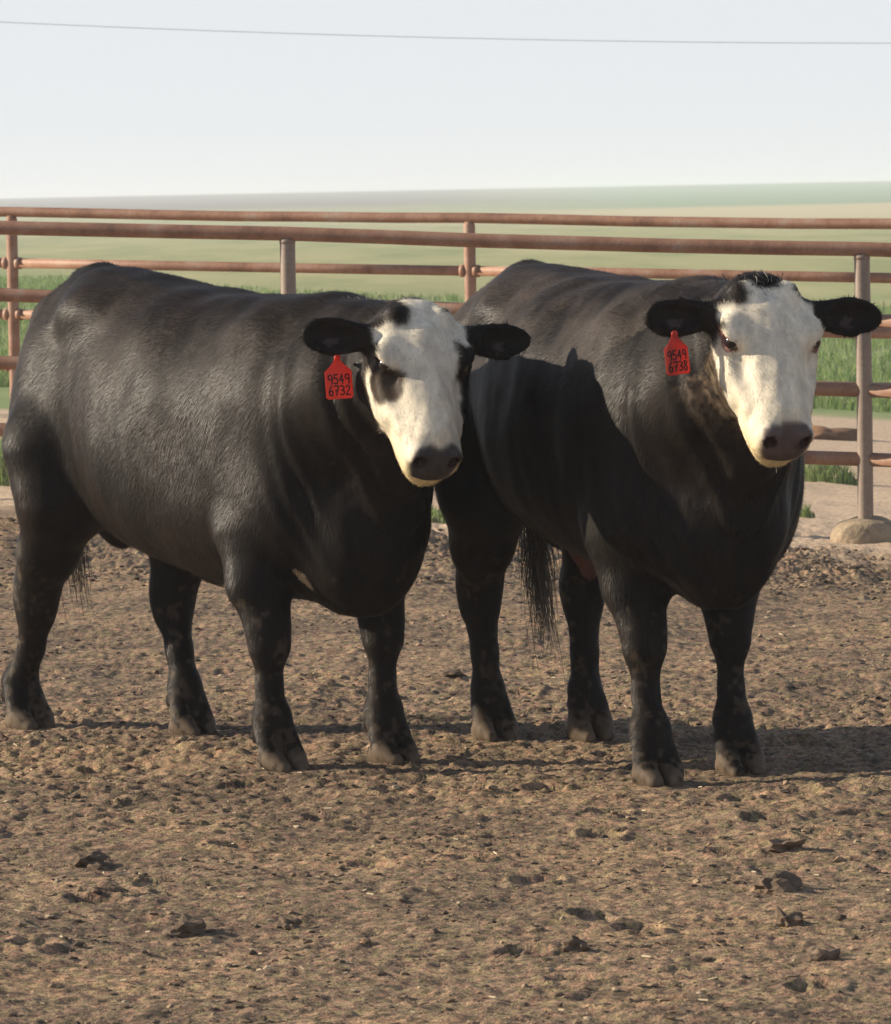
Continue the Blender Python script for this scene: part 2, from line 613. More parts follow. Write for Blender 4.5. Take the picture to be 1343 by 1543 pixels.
# ------------------------------------------------------------------ signed-distance modelling of the animals
class Field:
    def __init__(s, lo, hi, h):
        s.lo = np.array(lo, dtype=np.float64); s.h = h
        s.n = np.ceil((np.array(hi) - s.lo) / h).astype(int) + 1
        s.F = np.full(s.n, 1.0, dtype=np.float32)
        s.ax = [(s.lo[i] + h * np.arange(s.n[i])).astype(np.float32) for i in range(3)]

    def box(s, lo, hi):
        a = np.clip(np.floor((np.array(lo) - s.lo) / s.h).astype(int), 0, s.n)
        b = np.clip(np.ceil((np.array(hi) - s.lo) / s.h).astype(int) + 1, 0, s.n)
        return tuple(slice(a[i], b[i]) for i in range(3))

    def coords(s, sl):
        return (s.ax[0][sl[0]][:, None, None], s.ax[1][sl[1]][None, :, None], s.ax[2][sl[2]][None, None, :])

    def add(s, fn, lo, hi, k=0.0, sub=False):
        m = k + 3 * s.h
        sl = s.box(np.array(lo) - m, np.array(hi) + m)
        A = s.F[sl]
        if A.size == 0:
            return
        B = fn(*s.coords(sl)).astype(np.float32)
        if sub:
            A = -A
        if k > 0:
            h = np.maximum(k - np.abs(A - B), 0) / k
            R = np.minimum(A, B) - h * h * k * 0.25
        else:
            R = np.minimum(A, B)
        s.F[sl] = -R if sub else R

    def cone(s, a, b, ra, rb, k=0.03, sq=1.0):
        """rounded cone from a to b"""
        a = np.array(a, float); b = np.array(b, float)
        d = b - a; L2 = float(d @ d)

        def fn(x, y, z):
            px, py, pz = x - a[0], y - a[1], z - a[2]
            t = np.clip((px * d[0] + py * d[1] + pz * d[2]) / L2, 0, 1)
            qx, qy, qz = px - t * d[0], (py - t * d[1]) / sq, pz - t * d[2]
            return np.sqrt(qx * qx + qy * qy + qz * qz) - (ra + (rb - ra) * t)
        r = max(ra, rb)
        s.add(fn, np.minimum(a, b) - r, np.maximum(a, b) + r, k)

    def chain(s, pts, k=0.03, sq=1.0):
        for p, q in zip(pts[:-1], pts[1:]):
            s.cone(p[:3], q[:3], p[3], q[3], k, sq)

    def ell(s, c, r, k=0.05, R=None, sub=False):
        """ellipsoid; R columns are its axes"""
        c = np.array(c, float); r = np.array(r, float)
        R = np.eye(3) if R is None else np.array(R, float)
        ext = np.sqrt(((R * r) ** 2).sum(1))

        def fn(x, y, z):
            p = (x - c[0], y - c[1], z - c[2])
            q = [(p[0] * R[0, i] + p[1] * R[1, i] + p[2] * R[2, i]) / r[i] for i in range(3)]
            k0 = np.sqrt(q[0] ** 2 + q[1] ** 2 + q[2] ** 2)
            k1 = np.sqrt((q[0] / r[0]) ** 2 + (q[1] / r[1]) ** 2 + (q[2] / r[2]) ** 2) + 1e-6
            return k0 * (k0 - 1) / k1
        s.add(fn, c - ext, c + ext, k, sub)

    def loft(s, st, k=0.0, O=None, R=None, nt=2.4, nb=2.2):
        """st: (x, halfwidth, ztop, zbot, zc) stations; sections are superellipses across x, in frame (O, R)"""
        st = np.array(st, float)
        xs = np.linspace(st[0, 0], st[-1, 0], 160)
        cols = [smooth_interp(xs, st[:, 0], st[:, j]) for j in (1, 2, 3, 4)]
        O_ = np.zeros(3) if O is None else np.array(O, float)
        R_ = np.eye(3) if R is None else np.array(R, float)
        cor = np.array([[x, y, z] for x in (st[0, 0], st[-1, 0]) for y in (-st[:, 1].max(), st[:, 1].max()) for z in (st[:, 3].min(), st[:, 2].max())])
        cw = cor @ R_.T + O_

        def fn(x, y, z):
            if R is not None:
                p = (x - O_[0], y - O_[1], z - O_[2])
                x, y, z = [p[0] * R_[0, i] + p[1] * R_[1, i] + p[2] * R_[2, i] for i in range(3)]
            w, zt, zb, zc = [np.interp(x, xs, c).astype(np.float32) for c in cols]
            up = z > zc
            r = np.where(up, zt - zc, zc - zb)
            e = np.where(up, nt(x) if callable(nt) else nt, nb)
            q = (np.abs(y) / w) ** e + (np.abs(z - zc) / r) ** e
            rad = q ** (1 / e)
            f = (rad - 1) * np.minimum(w, r) * 0.9
            return np.maximum(f, np.maximum(xs[0] - x, x - xs[-1]))
        s.add(fn, cw.min(0), cw.max(0), k)


def smooth_interp(x, xp, fp):
    """monotone-ish cubic through stations"""
    n = len(xp)
    d = np.diff(fp) / np.diff(xp)
    m = np.zeros(n)
    m[1:-1] = np.where(d[:-1] * d[1:] > 0, 2 * d[:-1] * d[1:] / (d[:-1] + d[1:] + 1e-12), 0)
    m[0], m[-1] = d[0], d[-1]
    i = np.clip(np.searchsorted(xp, x) - 1, 0, n - 2)
    h = xp[i + 1] - xp[i]; t = (x - xp[i]) / h
    return ((2 * t ** 3 - 3 * t ** 2 + 1) * fp[i] + (t ** 3 - 2 * t ** 2 + t) * h * m[i]
            + (-2 * t ** 3 + 3 * t ** 2) * fp[i + 1] + (t ** 3 - t ** 2) * h * m[i + 1])


def surface_nets(F, lo, h):
    ins = F < 0
    s = ins[:-1, :-1, :-1].astype(np.int8)
    tot = np.zeros_like(s)
    for dx in (0, 1):
        for dy in (0, 1):
            for dz in (0, 1):
                tot += ins[dx:ins.shape[0] - 1 + dx, dy:ins.shape[1] - 1 + dy, dz:ins.shape[2] - 1 + dz]
    act = (tot > 0) & (tot < 8)
    I, J, K = np.nonzero(act)
    n = len(I)
    vid = np.full(act.shape, -1, dtype=np.int32)
    vid[I, J, K] = np.arange(n)
    c = {}
    for dx in (0, 1):
        for dy in (0, 1):
            for dz in (0, 1):
                c[dx, dy, dz] = F[I + dx, J + dy, K + dz]
    acc = np.zeros((n, 3)); cnt = np.zeros(n)
    for a in c:
        for ax in range(3):
            if a[ax]:
                continue
            b = list(a); b[ax] = 1; b = tuple(b)
            va, vb = c[a], c[b]
            m = (va < 0) != (vb < 0)
            t = np.where(m, va / np.where(m, va - vb, 1), 0)
            p = np.tile(np.array(a, float), (n, 1))
            p[:, ax] += t
            acc += p * m[:, None]; cnt += m
    P = lo + h * (np.stack([I, J, K], -1) + acc / cnt[:, None])
    Q = []
    for ax in range(3):
        u, v = (ax + 1) % 3, (ax + 2) % 3
        sl0 = [slice(1, -1)] * 3; sl1 = [slice(1, -1)] * 3
        sl0[ax] = slice(0, -1); sl1[ax] = slice(1, None)
        A = ins[tuple(sl0)]; B = ins[tuple(sl1)]
        for flip, msk in ((False, A & ~B), (True, ~A & B)):
            e = np.stack(np.nonzero(msk), -1)
            if len(e) == 0:
                continue
            e[:, u] += 1; e[:, v] += 1
            q = []
            for du, dv in ((1, 1), (0, 1), (0, 0), (1, 0)):
                f = e.copy(); f[:, u] -= du; f[:, v] -= dv
                q.append(vid[f[:, 0], f[:, 1], f[:, 2]])
            q = np.stack(q, -1)
            Q.append(q[:, ::-1] if flip else q)
    return P, np.concatenate(Q)


def relax(P, Q, it=2, lam=0.5):
    e = np.concatenate([Q[:, [0, 1]], Q[:, [1, 2]], Q[:, [2, 3]], Q[:, [3, 0]]])
    for _ in range(it):
        for w in (lam, -lam * 1.04):
            s = np.zeros_like(P); n = np.zeros(len(P))
            for a, b in ((0, 1), (1, 0)):
                for j in range(3):
                    s[:, j] += np.bincount(e[:, a], P[e[:, b], j], len(P))
                n += np.bincount(e[:, a], minlength=len(P))
            P = P + w * (s / n[:, None] - P)
    return P


def vnormals(P, Q):
    fn = np.cross(P[Q[:, 2]] - P[Q[:, 0]], P[Q[:, 3]] - P[Q[:, 1]])
    n = np.zeros_like(P)
    for k in range(4):
        for j in range(3):
            n[:, j] += np.bincount(Q[:, k], fn[:, j], len(P))
    return n / (np.linalg.norm(n, axis=1, keepdims=True) + 1e-9), np.linalg.norm(fn, axis=1) * 0.5


def head_frame(B):
    """rotation (columns nose, left, dorsal) and poll position in the animal's own frame"""
    yaw, pit = math.radians(B['yaw']), math.radians(B['pitch'])
    nose = Vector((math.cos(pit) * math.sin(yaw), -math.cos(pit) * math.cos(yaw), -math.sin(pit)))
    left = Vector((math.cos(yaw), math.sin(yaw), 0))
    left = Matrix.Rotation(math.radians(B['hroll']), 3, nose) @ left
    up = nose.cross(left)
    poll = pix(*B['poll'])
    Rw = Matrix((nose, left, up)).transposed()
    Rz = Matrix.Rotation(-B['phi'], 3, 'Z')
    Rl = Rz @ Rw
    pl = Rz @ (poll - Vector((*B['origin'], 0)))
    return np.array(Rl), np.array(pl), np.array(Rz)


def hoof(F, fx, fy, d=1.0):
    for s in (-1, 1):
        F.chain([(fx + 0.000, fy + s * 0.024, 0.115, 0.040), (fx + 0.040, fy + s * 0.037, 0.040, 0.036), (fx + 0.098, fy + s * 0.030, 0.012, 0.024)], 0.010)
        F.ell((fx + 0.03, fy + s * 0.038, 0.026), (0.068, 0.033, 0.042), 0.010)
        F.ell((fx - 0.066, fy + s * 0.027, 0.108), (0.020, 0.015, 0.026), 0.008)
    F.ell((fx + 0.085, fy, 0.030), (0.060, 0.0075, 0.065), 0.008, sub=True)


def build_bull(i, B, h=0.0082):
    R, O, Rz = head_frame(B)
    B['R'], B['O'] = R, O
    H = lambda x, y, z: O + R @ np.array([x, y, z], float)
    F = Field((-1.16, -0.52, -0.01), (1.62, 0.52, 1.60), h)
    # trunk
    xs = np.array([t[0] for t in B['top']])
    wid = np.array([0.05, 0.14, 0.19, 0.225, 0.262, 0.295, 0.335, 0.348, 0.325, 0.285, 0.25, 0.21, 0.15, 0.05]) * B.get('w', 1.0)
    st = [(x, w, zt, zb, zb + (zt - zb) * 0.50) for x, w, (_, zt), (_, zb) in zip(xs, wid, B['top'], B['bot'])]
    F.loft(st, 0.0, nt=lambda x: np.interp(x, [-0.85, -0.25], [1.85, 2.35]), nb=2.25)
    tz = float(np.interp(-0.82, xs, [t[1] for t in B['top']]))
    # hips, pins, tail head
    for s in (-1, 1):
        F.ell((-0.47, s * 0.185, tz - 0.13), (0.12, 0.05, 0.05), 0.10)
        F.ell((-0.90, s * 0.085, tz - 0.16), (0.06, 0.05, 0.07), 0.10)
        F.ell((-0.74, s * (0.132 + 0.030 * i), 0.97), (0.21, 0.13, 0.29 + 0.04 * i), 0.12)
        F.ell((-0.85, s * (0.125 + 0.015 * i), 0.86), (0.12, 0.112, 0.28), 0.10)
    F.chain([(-0.72, 0, tz - 0.04, 0.05), (-0.83, 0, tz - 0.04, 0.040), (-0.94, 0, tz - 0.10, 0.034), (-1.01, 0, tz - 0.22, 0.028),
             (-1.03, 0.0, tz - 0.5, 0.024), (-1.03, 0.02, tz - 0.72, 0.020)], 0.03)
    # hind legs
    for key in ('RH', 'LH'):
        fx, fy = B['feet'][key]; hk = B['hock'][key]; sf = B['stifle'][key]
        s = -1 if key[0] == 'R' else 1
        mid = [(sf[j] * 0.45 + hk[j] * 0.55) for j in range(3)]
        F.chain([(sf[0] - 0.02, s * 0.19, 0.92, 0.16), (*sf, 0.130), (*mid, 0.086), (hk[0], hk[1], hk[2] + 0.02, 0.060), (hk[0] - 0.005, hk[1], hk[2] - 0.05, 0.054)], 0.06)
        F.cone((mid[0] - 0.10, mid[1], mid[2] + 0.03), (hk[0] - 0.055, hk[1], hk[2] + 0.055), 0.042, 0.030, 0.05)
        F.chain([(hk[0], hk[1], hk[2] - 0.02, 0.056), (hk[0] * 0.55 + fx * 0.45, hk[1] * 0.5 + fy * 0.5, 0.26, 0.040), (fx - 0.018, fy, 0.150, 0.052), (fx + 0.002, fy, 0.095, 0.049)], 0.03)
        hoof(F, fx, fy)
    # shoulders and forelegs
    for key in ('RF', 'LF'):
        fx, fy = B['feet'][key]; kn = B['knee'][key]
        s = -1 if key[0] == 'R' else 1
        F.ell((0.58, s * 0.185, 1.00), (0.20, 0.105, 0.32), 0.12)
        F.ell((0.67, s * 0.175, 0.80), (0.16, 0.11, 0.19), 0.10)
        el = (kn[0] - 0.075, 0.5 * kn[1] + s * 0.10, 0.70)
        F.chain([(*el, 0.118), (kn[0] - 0.04, kn[1] + s * 0.008, 0.555, 0.085), (kn[0] - 0.008, kn[1], kn[2] + 0.05, 0.060), (kn[0] + 0.004, kn[1], kn[2] - 0.010, 0.061)], 0.05)
        F.chain([(kn[0], kn[1], kn[2] - 0.03, 0.052), (kn[0] * 0.6 + fx * 0.4 - 0.012, kn[1] * 0.5 + fy * 0.5, 0.25, 0.036), (fx - 0.018, fy, 0.155, 0.054), (fx + 0.004, fy, 0.095, 0.050)], 0.03)
        hoof(F, fx, fy)
    zb = float(np.interp(0.8, xs, [t[1] for t in B['bot']]))
    # brisket, neck, crest, dewlap
    F.ell((0.86, 0, zb + 0.20), (0.15, 0.155, 0.20), 0.10)
    F.ell((0.80, 0, zb + 0.075), (0.14, 0.075, 0.10), 0.08)
    nb = H(0.10, 0, -0.13)
    tw = float(np.interp(0.6, xs, [t[1] for t in B['top']]))
    F.chain([(0.70, 0, 1.06, 0.26), (0.70 * 0.5 + nb[0] * 0.5 - 0.02, nb[1] * 0.5, 1.10, 0.225), (nb[0] - 0.02, nb[1], nb[2] - 0.02, 0.145)], 0.10)
    pc = H(0.015, 0, -0.075)
    F.chain([(0.60, 0, tw - 0.19, 0.125), (0.86, pc[1] * 0.4, (tw + pc[2]) * 0.5 - 0.145, 0.135), (pc[0], pc[1], pc[2] - 0.01, 0.09)], 0.09)
    th = H(0.20, 0, -0.19)
    F.chain([(th[0] - 0.03, th[1], th[2], 0.05), (0.5 * (th[0] + 0.95) - 0.02, th[1] * 0.5, 0.5 * (th[2] + 0.75), 0.065), (0.90, 0, zb + 0.22, 0.085)], 0.10)
    if i == 1:
        F.chain([(-0.52, 0.05, 0.70, 0.06), (-0.48, 0.075, 0.62, 0.042), (-0.46, 0.085, 0.54, 0.030)], 0.05)
    # sheath
    F.chain([(0.0, 0, zb + 0.08, 0.06), (0.16, 0, zb + 0.045, 0.045), (0.20, 0, zb + 0.0, 0.03)], 0.06)
    # head
    head_st = [(-0.055, 0.03, -0.03, -0.10, -0.06), (-0.035, 0.072, 0.005, -0.14, -0.06), (0.0, 0.102, 0.030, -0.17, -0.05), (0.055, 0.126, 0.044, -0.21, -0.04),
               (0.11, 0.132, 0.050, -0.235, -0.04), (0.165, 0.128, 0.050, -0.24, -0.045), (0.22, 0.115, 0.044, -0.23, -0.06), (0.285, 0.104, 0.036, -0.212, -0.085),
               (0.345, 0.096, 0.028, -0.195, -0.095), (0.39, 0.090, 0.022, -0.182, -0.09), (0.43, 0.087, 0.014, -0.168, -0.08), (0.465, 0.079, 0.000, -0.150, -0.075),
               (0.487, 0.056, -0.022, -0.128, -0.075), (0.50, 0.020, -0.05, -0.10, -0.075)]
    F.loft(head_st, 0.05, O, R, nt=2.5, nb=2.5)
    Rm = R
    for s in (-1, 1):
        F.ell(H(0.155, s * 0.112, 0.010), (0.052, 0.030, 0.034), 0.03, Rm)        # brow
        F.ell(H(0.20, s * 0.098, -0.085), (0.11, 0.035, 0.075), 0.05, Rm)         # cheek
        F.ell(H(0.035, s * 0.066, 0.026), (0.030, 0.026, 0.024), 0.03, Rm)        # horn boss
        F.ell(H(0.462, s * 0.048, -0.026), (0.030, 0.028, 0.026), 0.02, Rm)       # nostril wing
        F.cone(H(0.215, s * 0.098, -0.035), H(0.36, s * 0.078, -0.050), 0.020, 0.014, 0.03)   # facial crest
        F.ell(H(0.262, s * 0.110, 0.004), (0.045, 0.018, 0.022), 0.04, Rm, sub=True)          # hollow before the eye
    F.cone(H(0.10, 0, 0.030), H(0.40, 0, -0.004), 0.028, 0.030, 0.04)                            # nasal ridge
    F.ell(H(0.430, 0, -0.152), (0.055, 0.058, 0.036), 0.02, Rm)                    # lower lip
    for s in (-1, 1):
        F.ell(H(0.486, s * 0.050, -0.030), (0.028, 0.0155, 0.021), 0.008, Rm, sub=True)
        F.ell(H(0.182, s * 0.140, 0.010), (0.024, 0.022, 0.0145), 0.008, Rm, sub=True)
        F.ell(H(0.155, s * 0.128, 0.030), (0.030, 0.018, 0.010), 0.012, Rm)
        F.ell(H(0.455, s * 0.060, -0.122), (0.060, 0.05, 0.0055), 0.008, Rm, sub=True)
    F.ell(H(0.495, 0, -0.120), (0.03, 0.07, 0.0055), 0.008, Rm, sub=True)
    # ears
    upl = np.array([0.0, 0.0, 1.0])
    B['ears'] = {}
    for s in (-1, 1):
        dr = B.get('ear', {}).get(s, (0.0, 0.0))
        e1 = R[:, 1] * s + upl * dr[0] + R[:, 2] * dr[1]
        e1 = e1 / np.linalg.norm(e1)
        e2 = upl - e1 * (upl @ e1); e2 /= np.linalg.norm(e2)
        e3 = np.cross(e1, e2) * (1 if s < 0 else -1)
        toward = np.array(Rz) @ np.array([0, -1, 0])
        if e3 @ toward < 0:
            e3 = -e3
        E = np.stack([e1, e2, e3], -1)
        base = H(0.066, s * 0.098, -0.040)
        lx = 1.10 if s > 0 else 1.0
        c = base + e1 * 0.135 * lx
        B['ears'][s] = (base, e1, e2, e3)
        F.cone(base, base + e1 * 0.07, 0.040, 0.030, 0.03)
        F.ell(base + e1 * 0.085, (0.075, 0.038, 0.024), 0.02, E)
        F.ell(c + e1 * 0.018 - e2 * 0.004, (0.086 * lx, 0.056, 0.023), 0.025, E)
        F.ell(c + e1 * 0.014 - e2 * 0.006 + e3 * 0.022, (0.076, 0.041, 0.027), 0.008, E, sub=True)
    # flat soles
    zz = F.ax[2][None, None, :]
    F.F = np.maximum(F.F, (-zz - 0.002).astype(np.float32))
    # loose skin: folds hanging on the neck and shoulder
    X, Y, Z = np.meshgrid(F.ax[0], F.ax[1], F.ax[2], indexing='ij', sparse=True)
    fold = np.exp(-((X - 0.98) / 0.17) ** 2) * np.clip((1.32 - Z) / 0.25, 0, 1) * np.clip((Z - 0.5) / 0.3, 0, 1)
    F.F += (0.0065 * fold * np.sin((X + 0.25 * (Z - 1.0) + 0.03 * np.sin(Z * 9 + 7 * X)) * 68 + 2 * np.sin(X * 23))).astype(np.float32)
    P, Q = surface_nets(F.F, F.lo, h)
    # keep the main piece only
    P = relax(P, Q, 3)
    n, fa = vnormals(P, Q)
    hp = (P - O) @ R
    P = P + n * (0.0022 * noise3(P, 0.028, 8))[:, None] * ((hp[:, 0] > 0.0) & (hp[:, 0] < 0.42) & (np.abs(hp[:, 1]) < 0.14))[:, None]
    P = P + n * (0.0010 * noise3(P, 0.05, 3) + 0.006 * noise3(P, 0.18, 4) + 0.009 * noise3(P * np.array([1, 1, 0.4]), 0.12, 7) * sstep(0.5, 0.8, P[:, 2]))[:, None] * (np.linalg.norm(hp - np.array([0.25, 0, 0]), axis=1) > 0.33)[:, None]
    n, fa = vnormals(P, Q)
    # ------------------------------------------------ colouring
    wob = 0.012 * noise3(P, 0.03, 31) + 0.006 * noise3(P, 0.012, 32)
    X, Yh, Z = hp[:, 0] + wob, hp[:, 1] + wob * 0.8, hp[:, 2] + wob
    on_head = (X > -0.06) & (np.abs(Yh) < 0.16) & (Z > -0.215) & (X < 0.60) & (Z < 0.12)
    black = np.array([0.0085, 0.0062, 0.0047])
    col = np.tile(black, (len(P), 1))
    brown = np.clip(0.5 + 0.7 * noise3(P * np.array([1.6, 1, 0.7]), 0.22, 33) + 0.5 * noise3(P * np.array([1.0, 1, 0.2]), 0.022, 38), 0, 1)[:, None]
    col = col * (0.75 + 0.9 * brown * np.array([1.12, 1.0, 0.92]))
    white_c = np.array([0.67, 0.615, 0.49]) * (1 + 0.10 * noise3(P, 0.02, 34) + 0.08 * noise3(P, 0.07, 35))[:, None]
    cream = np.clip(sstep(0.25, 0.5, X) * sstep(-0.02, -0.10, Z), 0, 1)[:, None]
    white_c = white_c * (1 - 0.25 * cream * np.array([0.15, 0.5, 1.4]))
    zlim = np.interp(X, [0, 0.05, 0.15, 0.20, 0.25, 0.30, 0.42, 0.6], [-0.005, -0.02, -0.06, -0.11, -0.17, -0.30, -0.30, -0.30]) if i == 0 else \
        np.interp(X, [0, 0.05, 0.15, 0.25, 0.35, 0.40, 0.42, 0.6], [0.015, 0.0, -0.05, -0.08, -0.11, -0.28, -0.28, -0.28])
    if i == 0:
        w = on_head & (Z > zlim) & (X > -0.045) & (n @ R[:, 0] > -0.8)
        w &= ~((Yh < -0.030 - 0.25 * np.abs(X - 0.03)) & (X < 0.062 + 0.15 * (Yh + 0.1)))          # dark horn patch
        w &= ~((((X - 0.222) / 0.064) ** 2 + ((Z + 0.03) / 0.055) ** 2 < 1) & (Yh < -0.072 - 0.1 * np.abs(X - 0.2)))  # eye patch
        w &= ~((Yh > 0.092) & (X < 0.33) & (X > 0.13))
        w &= ~((Yh > 0.06) & (X < 0.03))
    else:
        w = on_head & (Z > zlim - 0.02) & (X > 0.0)
        w &= ~((Yh < -0.062) & (X < 0.075 + 0.3 * (Yh + 0.09)))
        w &= ~((np.abs(Yh) < 0.035) & (X < 0.022))
        w &= ~((Yh > 0.075) & (X < 0.05))
    ear = (np.abs(hp[:, 1]) > 0.138) & (hp[:, 0] < 0.16) & (np.linalg.norm(hp - np.array([0.06, 0, -0.03]), axis=1) < 0.42)
    w &= ~ear
    col[w] = white_c[w]
    if i == 0:   # brown hair in the patch below the eye
        bp = on_head & ~w & (Yh < -0.05) & (X > 0.205) & (X < 0.30) & (Z > -0.09)
        col[bp] = np.array([0.060, 0.043, 0.030])
    # bare nose
    nz = on_head & (X > 0.432 + 0.004 * np.cos(hp[:, 1] * 60) + 0.8 * np.maximum(np.abs(Yh) - 0.05, 0) + 0.25 * np.abs(hp[:, 2] + 0.045)) & (hp[:, 2] > -0.112) & (hp[:, 2] < 0.016) & (np.abs(Yh) < 0.070 - 0.25 * np.maximum(-hp[:, 2] - 0.06, 0))
    nose_c = np.array([0.055, 0.049, 0.048]) if i == 0 else np.array([0.10, 0.076, 0.072])
    col[nz] = nose_c * (1 + 0.25 * noise3(P[nz], 0.012, 36))[:, None]
    e_ = np.concatenate([Q[:, [0, 1]], Q[:, [1, 2]], Q[:, [2, 3]], Q[:, [3, 0]]])
    for _ in range(2):
        sm = np.zeros_like(col); cn = np.zeros(len(P))
        for a_, b_ in ((0, 1), (1, 0)):
            for j in range(3):
                sm[:, j] += np.bincount(e_[:, a_], col[e_[:, b_], j], len(P))
            cn += np.bincount(e_[:, a_], minlength=len(P))
        col = 0.5 * col + 0.5 * sm / cn[:, None]
    for s in (-1, 1):
        d = np.linalg.norm((hp - np.array([0.480, s * 0.050, -0.030])) / np.array([0.03, 0.019, 0.024]), axis=1)
        col[(d < 1.0)] = np.array([0.030, 0.014, 0.013])
        d = np.linalg.norm((hp - np.array([0.184, s * 0.130, 0.008])) / np.array([0.034, 0.032, 0.021]), axis=1)
        col[d < 1] = np.array([0.03, 0.022, 0.02]) if i == 0 else np.array([0.22, 0.12, 0.10])
        base, e1, e2, e3 = B['ears'][s]
        q = P - (base + e1 * 0.15 + e3 * 0.012 - e2 * 0.02)
        d = np.sqrt((q @ e1 / 0.024) ** 2 + (q @ e2 / 0.014) ** 2 + (q @ e3 / 0.03) ** 2)
        col[(d < 1 + 0.5 * noise3(P, 0.01, 37)) & ear & (n @ e3 > 0.2)] = np.array([0.06, 0.045, 0.045])
    dust_sheen = np.clip(0.55 + 0.9 * noise3(P * np.array([0.8, 1, 1]), 0.16, 48) + 0.4 * noise3(P, 0.05, 49), 0, 1) * sstep(0.95, 1.25, P[:, 2]) * (X < -0.1)  # patchy dust on the back, with sun and sky sheen painted into the tint
    col = col + (np.array([0.036, 0.030, 0.025]) if i == 1 else np.array([0.0115, 0.0094, 0.0076])) * dust_sheen[:, None]
    # mud on hooves, legs, belly and hindquarters
    mud = np.array([0.155, 0.115, 0.078])
    md = 0.55 * noise3(P, 0.05, 41) + 0.75 * noise3(P, 0.018, 42) + 0.35 * noise3(P, 0.009, 46)
    amt = np.interp(P[:, 2], [0, 0.045, 0.075, 0.2, 0.45, 0.7], [0.9, 0.7, -0.05, -0.30, -0.42, -1.1])
    f = np.clip((md + amt) * 1.2, 0, np.interp(P[:, 2], [0.04, 0.09], [0.75, 0.30]))[:, None]
    rear = np.clip((noise3(P, 0.05, 43) + 0.5 * noise3(P, 0.018, 44) - 0.62) * 2.5, 0, 0.6) * sstep(-0.6, -0.9, P[:, 0]) * sstep(1.25, 0.9, P[:, 2])
    f = np.maximum(f, rear[:, None])
    if i == 1:   # dried mud caked on the near cheek
        ck = ~w & ~ear & (hp[:, 1] < -0.02) & (hp[:, 1] > -0.24) & (hp[:, 2] > -0.30) & (hp[:, 2] < 0.03) & (hp[:, 0] > 0.07) & (hp[:, 0] < 0.44)
        cf = np.clip(0.6 + 0.8 * noise3(P, 0.013, 45), 0.08, 0.95) * sstep(-0.30, -0.20, hp[:, 2]) * sstep(0.07, 0.12, hp[:, 0])
        f[ck] = np.maximum(f[ck], cf[ck][:, None])
    f = f * np.where(w, 0.0, 1.0)[:, None]
    col = col * (1 - f) + mud * (0.85 + 0.4 * md[:, None] * 0.5) * f
    if i == 0:   # white under the belly and between the forelegs
        sp = np.linalg.norm((P - np.array([0.15, 0.0, 0.485])) / np.array([0.10, 0.09, 0.05]), axis=1) < 1
        col[sp] = np.array([0.5, 0.38, 0.20])
        sp = np.linalg.norm((P - np.array([0.76, -0.165, 0.575])) / np.array([0.022, 0.035, 0.035]), axis=1) < 1 + 0.4 * noise3(P, 0.02, 47)
        col[sp] = np.array([0.45, 0.36, 0.24])
    else:
        sp = np.linalg.norm((P - np.array([-0.465, 0.06, 0.555])) / np.array([0.075, 0.06, 0.085]), axis=1) < 1
        col[sp] = np.array([0.16, 0.075, 0.055])
    col = np.clip(col, 0.003, 0.9)
    label = B['label']
    root = empty('bull', (*B['origin'], 0.0), B['phi'], label=label, category='bull', group='black bulls with white faces')
    me = mesh_np('body', P, Q)
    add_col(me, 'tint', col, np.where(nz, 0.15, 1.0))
    link('body', me, M_SKIN, root)
    # ------------------------------------------------ hair
    area = fa
    pr = area / area.sum()
    nh = B.get('hairs', 400000)
    fi = rng.choice(len(Q), nh, p=pr)
    uv = rng.random((nh, 2))
    q = Q[fi]
    a, b, c, d = P[q[:, 0]], P[q[:, 1]], P[q[:, 2]], P[q[:, 3]]
    u, v = uv[:, :1], uv[:, 1:]
    pos = (a * (1 - u) + b * u) * (1 - v) + (d * (1 - u) + c * u) * v
    nn = n[q[:, 0]]
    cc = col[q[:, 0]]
    hh = (pos - O) @ R
    head = (hh[:, 0] > -0.03) & (hh[:, 0] < 0.6) & (np.abs(hh[:, 1]) < 0.15) & (hh[:, 2] > -0.2)
    flow = np.tile(np.array([-0.55, 0.0, -0.8]), (nh, 1))
    flow[:, 2] = np.interp(pos[:, 2], [0.6, 0.9, 1.15, 1.4], [-1.0, -0.85, -0.7, -0.15])
    flow[:, 0] = np.interp(pos[:, 2], [0.6, 0.9, 1.15, 1.4], [-0.1, -0.45, -0.65, -1.0])
    flow[:, 1] = np.clip(pos[:, 1] * 1.5, -0.15, 0.15)
    hf = np.where((hh[:, :1] > 0.20), R[:, 0][None] * 0.9, -R[:, 0][None] * 0.6) + R[:, 1][None] * np.sign(hh[:, 1:2]) * 0.5
    flow[head] = hf[head]
    curl = np.stack([noise3(pos, 0.12, 51 + k) for k in range(3)], -1) * 0.35
    flow = flow + curl + rng.normal(0, 0.13, (nh, 3))
    flow -= nn * (flow * nn).sum(1, keepdims=True)
    flow /= np.linalg.norm(flow, axis=1, keepdims=True) + 1e-6
    side = np.cross(nn, flow)
    earm = (np.abs(hh[:, 1]) >= 0.13) & (np.linalg.norm(hh - np.array([0.06, 0, -0.03]), axis=1) < 0.42)
    ln = np.where(earm, 0.013, np.where(head, 0.010, np.where(pos[:, 2] < 0.5, 0.012, 0.018)))
    ln = ln * np.where((pos[:, 2] > 1.28) & (np.abs(pos[:, 1]) < 0.1) & ~head, 1.25, 1.0) * (0.6 + 0.7 * rng.random(nh))
    noz = (hh[:, 0] > 0.43) & head & (np.abs(hh[:, 1]) < 0.075) & (hh[:, 2] < 0.015) & (hh[:, 2] > -0.115)
    ok = ~noz & (pos[:, 2] > 0.07)
    ok &= np.linalg.norm((hh - np.array([0.182, 0, 0.010]))[:, [0, 2]], axis=1) > 0.022
